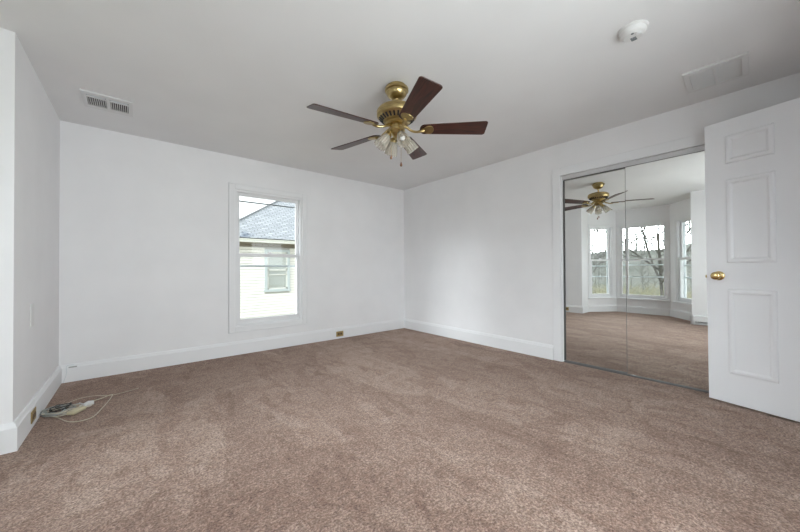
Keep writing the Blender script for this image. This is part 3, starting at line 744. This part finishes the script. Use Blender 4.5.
# roof: hipped, eave at y=11.6 (local -.4), z=2.1 (local 5.1)
bm = NB(); tp = math.tan(math.radians(32.5)); ex0, ex1, ey0, ey1, ez = 1.78 - 6.2, 11.0 - 6.2, -.4, 7.0, 5.08
rn = (ey1 - ey0) / 2; rz_ = ez + rn * tp
vs = [bm.verts.new(v) for v in ((ex0, ey0, ez), (ex1, ey0, ez), (ex1, ey1, ez), (ex0, ey1, ez), (ex0 + rn, ey0 + rn, rz_), (ex1 - rn, ey0 + rn, rz_))]
fs = [bm.faces.new([vs[i] for i in q]) for q in ((0, 1, 5, 4), (1, 2, 5), (2, 3, 4, 5), (3, 0, 4))]
bm.faces.new([vs[i] for i in (3, 2, 1, 0)])
uv = bm.loops.layers.uv.new('uv')
for fc in bm.faces:
    nn = fc.normal if fc.normal.length else V(0, 0, 1)
    fc.normal_update(); nn = fc.normal; h_ = V(0, 0, 1).cross(nn)
    h_ = h_.normalized() if h_.length > 1e-4 else V(1, 0, 0); s_ = nn.cross(h_).normalized()
    for lp in fc.loops: lp[uv].uv = (lp.vert.co.dot(h_), lp.vert.co.dot(s_))
obj('roof', bm, M['shingle'], hs)
bm = NB(); tube(bm, [vs_ for vs_ in [(ex0, ey0, ez + .01), (ex0 + rn, ey0 + rn, rz_ + .01)]], .035, 8)
obj('hip_cap', bm, mat('hip_cap_shingle', (.22, .23, .24), .95), hs)
bm = NB(); extr(bm, [(-.42, 4.93), (-.42, 4.98), (-.44, 5.03), (-.44, 5.045), (-.30, 5.045), (-.30, 4.93)], ex0 - .02, ex1); obj('gutter', bm, M['gutter'], hs)
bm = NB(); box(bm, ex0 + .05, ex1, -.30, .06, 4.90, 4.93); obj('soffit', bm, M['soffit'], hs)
bm = NB(); box(bm, hx0, hx1, -.0, .06, 4.80, 4.90); obj('eave_shade_board', bm, M['soffit'], hs)  # dark strip painted as the shadow below the soffit

# ground and wooded hill west of the bay
M['grass'] = noisy(mat('winter_grass', (.12, .115, .07), .95, spec=.1), .35, (.24, .235, .16), (.36, .335, .24), detail=8)
M['hill'] = noisy(mat('bare_woodland', (.08, .08, .065), 1, spec=0), .25, (.21, .22, .20), (.33, .33, .30), detail=10)
M['bark'] = noisy(mat('grey_bark', (.05, .045, .04), .9), 4, (.07, .066, .06), (.14, .13, .118))
M['twig'] = mat('pale_twigs', (.27, .27, .25), .95); M['reed'] = noisy(mat('straw_brush', (.2, .18, .11), .95), 1.5, (.28, .28, .19), (.52, .48, .35))
bm = NB(); box(bm, -90, 60, -60, 70, -3.2, -3)
tag(obj('ground', bm, M['grass']), 'pale winter grass around the house', 'ground', kind='structure')
bm = NB(); nx, ny = 14, 60; g = []
rnd = random.Random(4)
for i in range(nx + 1):
    row = []
    for j_ in range(ny + 1):
        x = -38 - i * 4; y = -60 + j_ * 3.0
        hgt = 7.6 * (1 - math.cos(min(1, i / 8) * PI)) / 2 + (1.0 * math.sin(y * .11 + 1) + .5 * math.sin(y * .31)) * min(1, i / 5) + rnd.uniform(-.3, .3) * min(1, i / 2)
        row.append(bm.verts.new((x, y, -3.1 + hgt)))
    g.append(row)
for i in range(nx):
    for j_ in range(ny): bm.faces.new((g[i][j_], g[i + 1][j_], g[i + 1][j_ + 1], g[i][j_ + 1]))
o = obj('hillside', bm, M['hill'], smooth=180); tag(o, 'low wooded hill seen through the bay windows', 'hill', kind='structure')
# distant bare treetops: one uncountable mass
bm = NB(); rnd = random.Random(11)
def sprig(bm, base, h, spread, n, r0, rnd):
    tube(bm, [base, base + V(rnd.uniform(-.2, .2), rnd.uniform(-.2, .2), h * .55), base + V(rnd.uniform(-.5, .5), rnd.uniform(-.5, .5), h)], [r0, r0 * .6, r0 * .15], 4)
    for k in range(n):
        t = rnd.uniform(.2, .9); p = base + V(0, 0, h * t); a = rnd.uniform(0, 2 * PI); L_ = spread * (1.15 - t) * rnd.uniform(.6, 1.2)
        q = p + V(math.cos(a) * L_, math.sin(a) * L_, L_ * rnd.uniform(.5, 1.1))
        tube(bm, [p, q], [r0 * .35, r0 * .1], 3)
for k in range(420):
    x = rnd.uniform(-74, -36); y = rnd.uniform(-20, 66); i = min(1, (-38 - x) / 32); zb = -3.1 + 7.2 * (1 - math.cos(max(0, i) * PI)) / 2
    sprig(bm, V(x, y, zb - .3), rnd.uniform(3.2, 5.2), 1.9, 16, .10, rnd)
tag(obj('distant_woods', bm, M['twig']), 'hazy grey brown bare woodland on the distant hill', 'woods', kind='stuff')
bm = NB(); rnd = random.Random(5)
for k in range(900):
    x = rnd.uniform(-34, -22); y = rnd.uniform(-8, 26); base = V(x, y, -3.02)
    for q in range(5):
        a = rnd.uniform(0, 2 * PI); L_ = rnd.uniform(.9, 2.6)
        tube(bm, [base, base + V(math.cos(a) * L_ * .22, math.sin(a) * L_ * .22, L_ * .7), base + V(math.cos(a) * L_ * .6, math.sin(a) * L_ * .6, L_)], [.026, .018, .005], 3)
tag(obj('winter_brush', bm, M['reed']), 'pale straw and green winter brush below the bay windows', 'brush', kind='stuff')
# bare tree just outside the bay
def branch(bm, p, d, L_, r, depth, rnd):
    n = 4; pts = [p]; rs = [r]; q = p.copy(); dd = d.copy()
    for i in range(n):
        dd = (dd + V(rnd.uniform(-.18, .18), rnd.uniform(-.18, .18), rnd.uniform(-.05, .16))).normalized(); q = q + dd * (L_ / n)
        pts.append(q.copy()); rs.append(r * (1 - .5 * (i + 1) / n))
    tube(bm, pts, rs, 7 if depth < 2 else 4)
    if depth < 4:
        for k in range(4 if depth < 2 else 3):
            i = rnd.randint(1, n); o_ = dd.orthogonal().normalized(); o_.rotate(Matrix.Rotation(rnd.uniform(0, 2 * PI), 3, dd))
            branch(bm, pts[i], (dd * .75 + o_ * rnd.uniform(.5, .9)).normalized(), L_ * rnd.uniform(.5, .75), max(rs[i] * .62, .010), depth + 1, rnd)
def tree(label, loc, h, r, seed):
    root = thing('bare_tree', label, 'tree', loc); rnd = random.Random(seed)
    bm = NB(); tube(bm, [(0, 0, 0), (.05, .02, h * .3), (0, -.06, h * .6), (.05, .0, h)], [r * 1.3, r, r * .85, r * .7], 10)
    obj('trunk', bm, M['bark'], root, smooth=True)
    bm = NB()
    for k in range(7):
        a = 2 * PI * k / 7 + rnd.uniform(-.4, .4); b0 = h * (.72 + .28 * rnd.random())
        branch(bm, V(.03, 0, b0), V(math.cos(a) * .8, math.sin(a) * .8, rnd.uniform(.5, 1.3)).normalized(), rnd.uniform(2.2, 3.2), r * .60, 0, rnd)
    obj('branches', bm, M['bark'], root, smooth=True)
tree('bare winter tree with leaning branches outside the middle bay window', (-8.6, 3.05, -3), 4.3, .065, 21)
tree('smaller bare tree farther from the house, left in the mirror', (-17.2, 8.2, -3), 3.6, .055, 34)
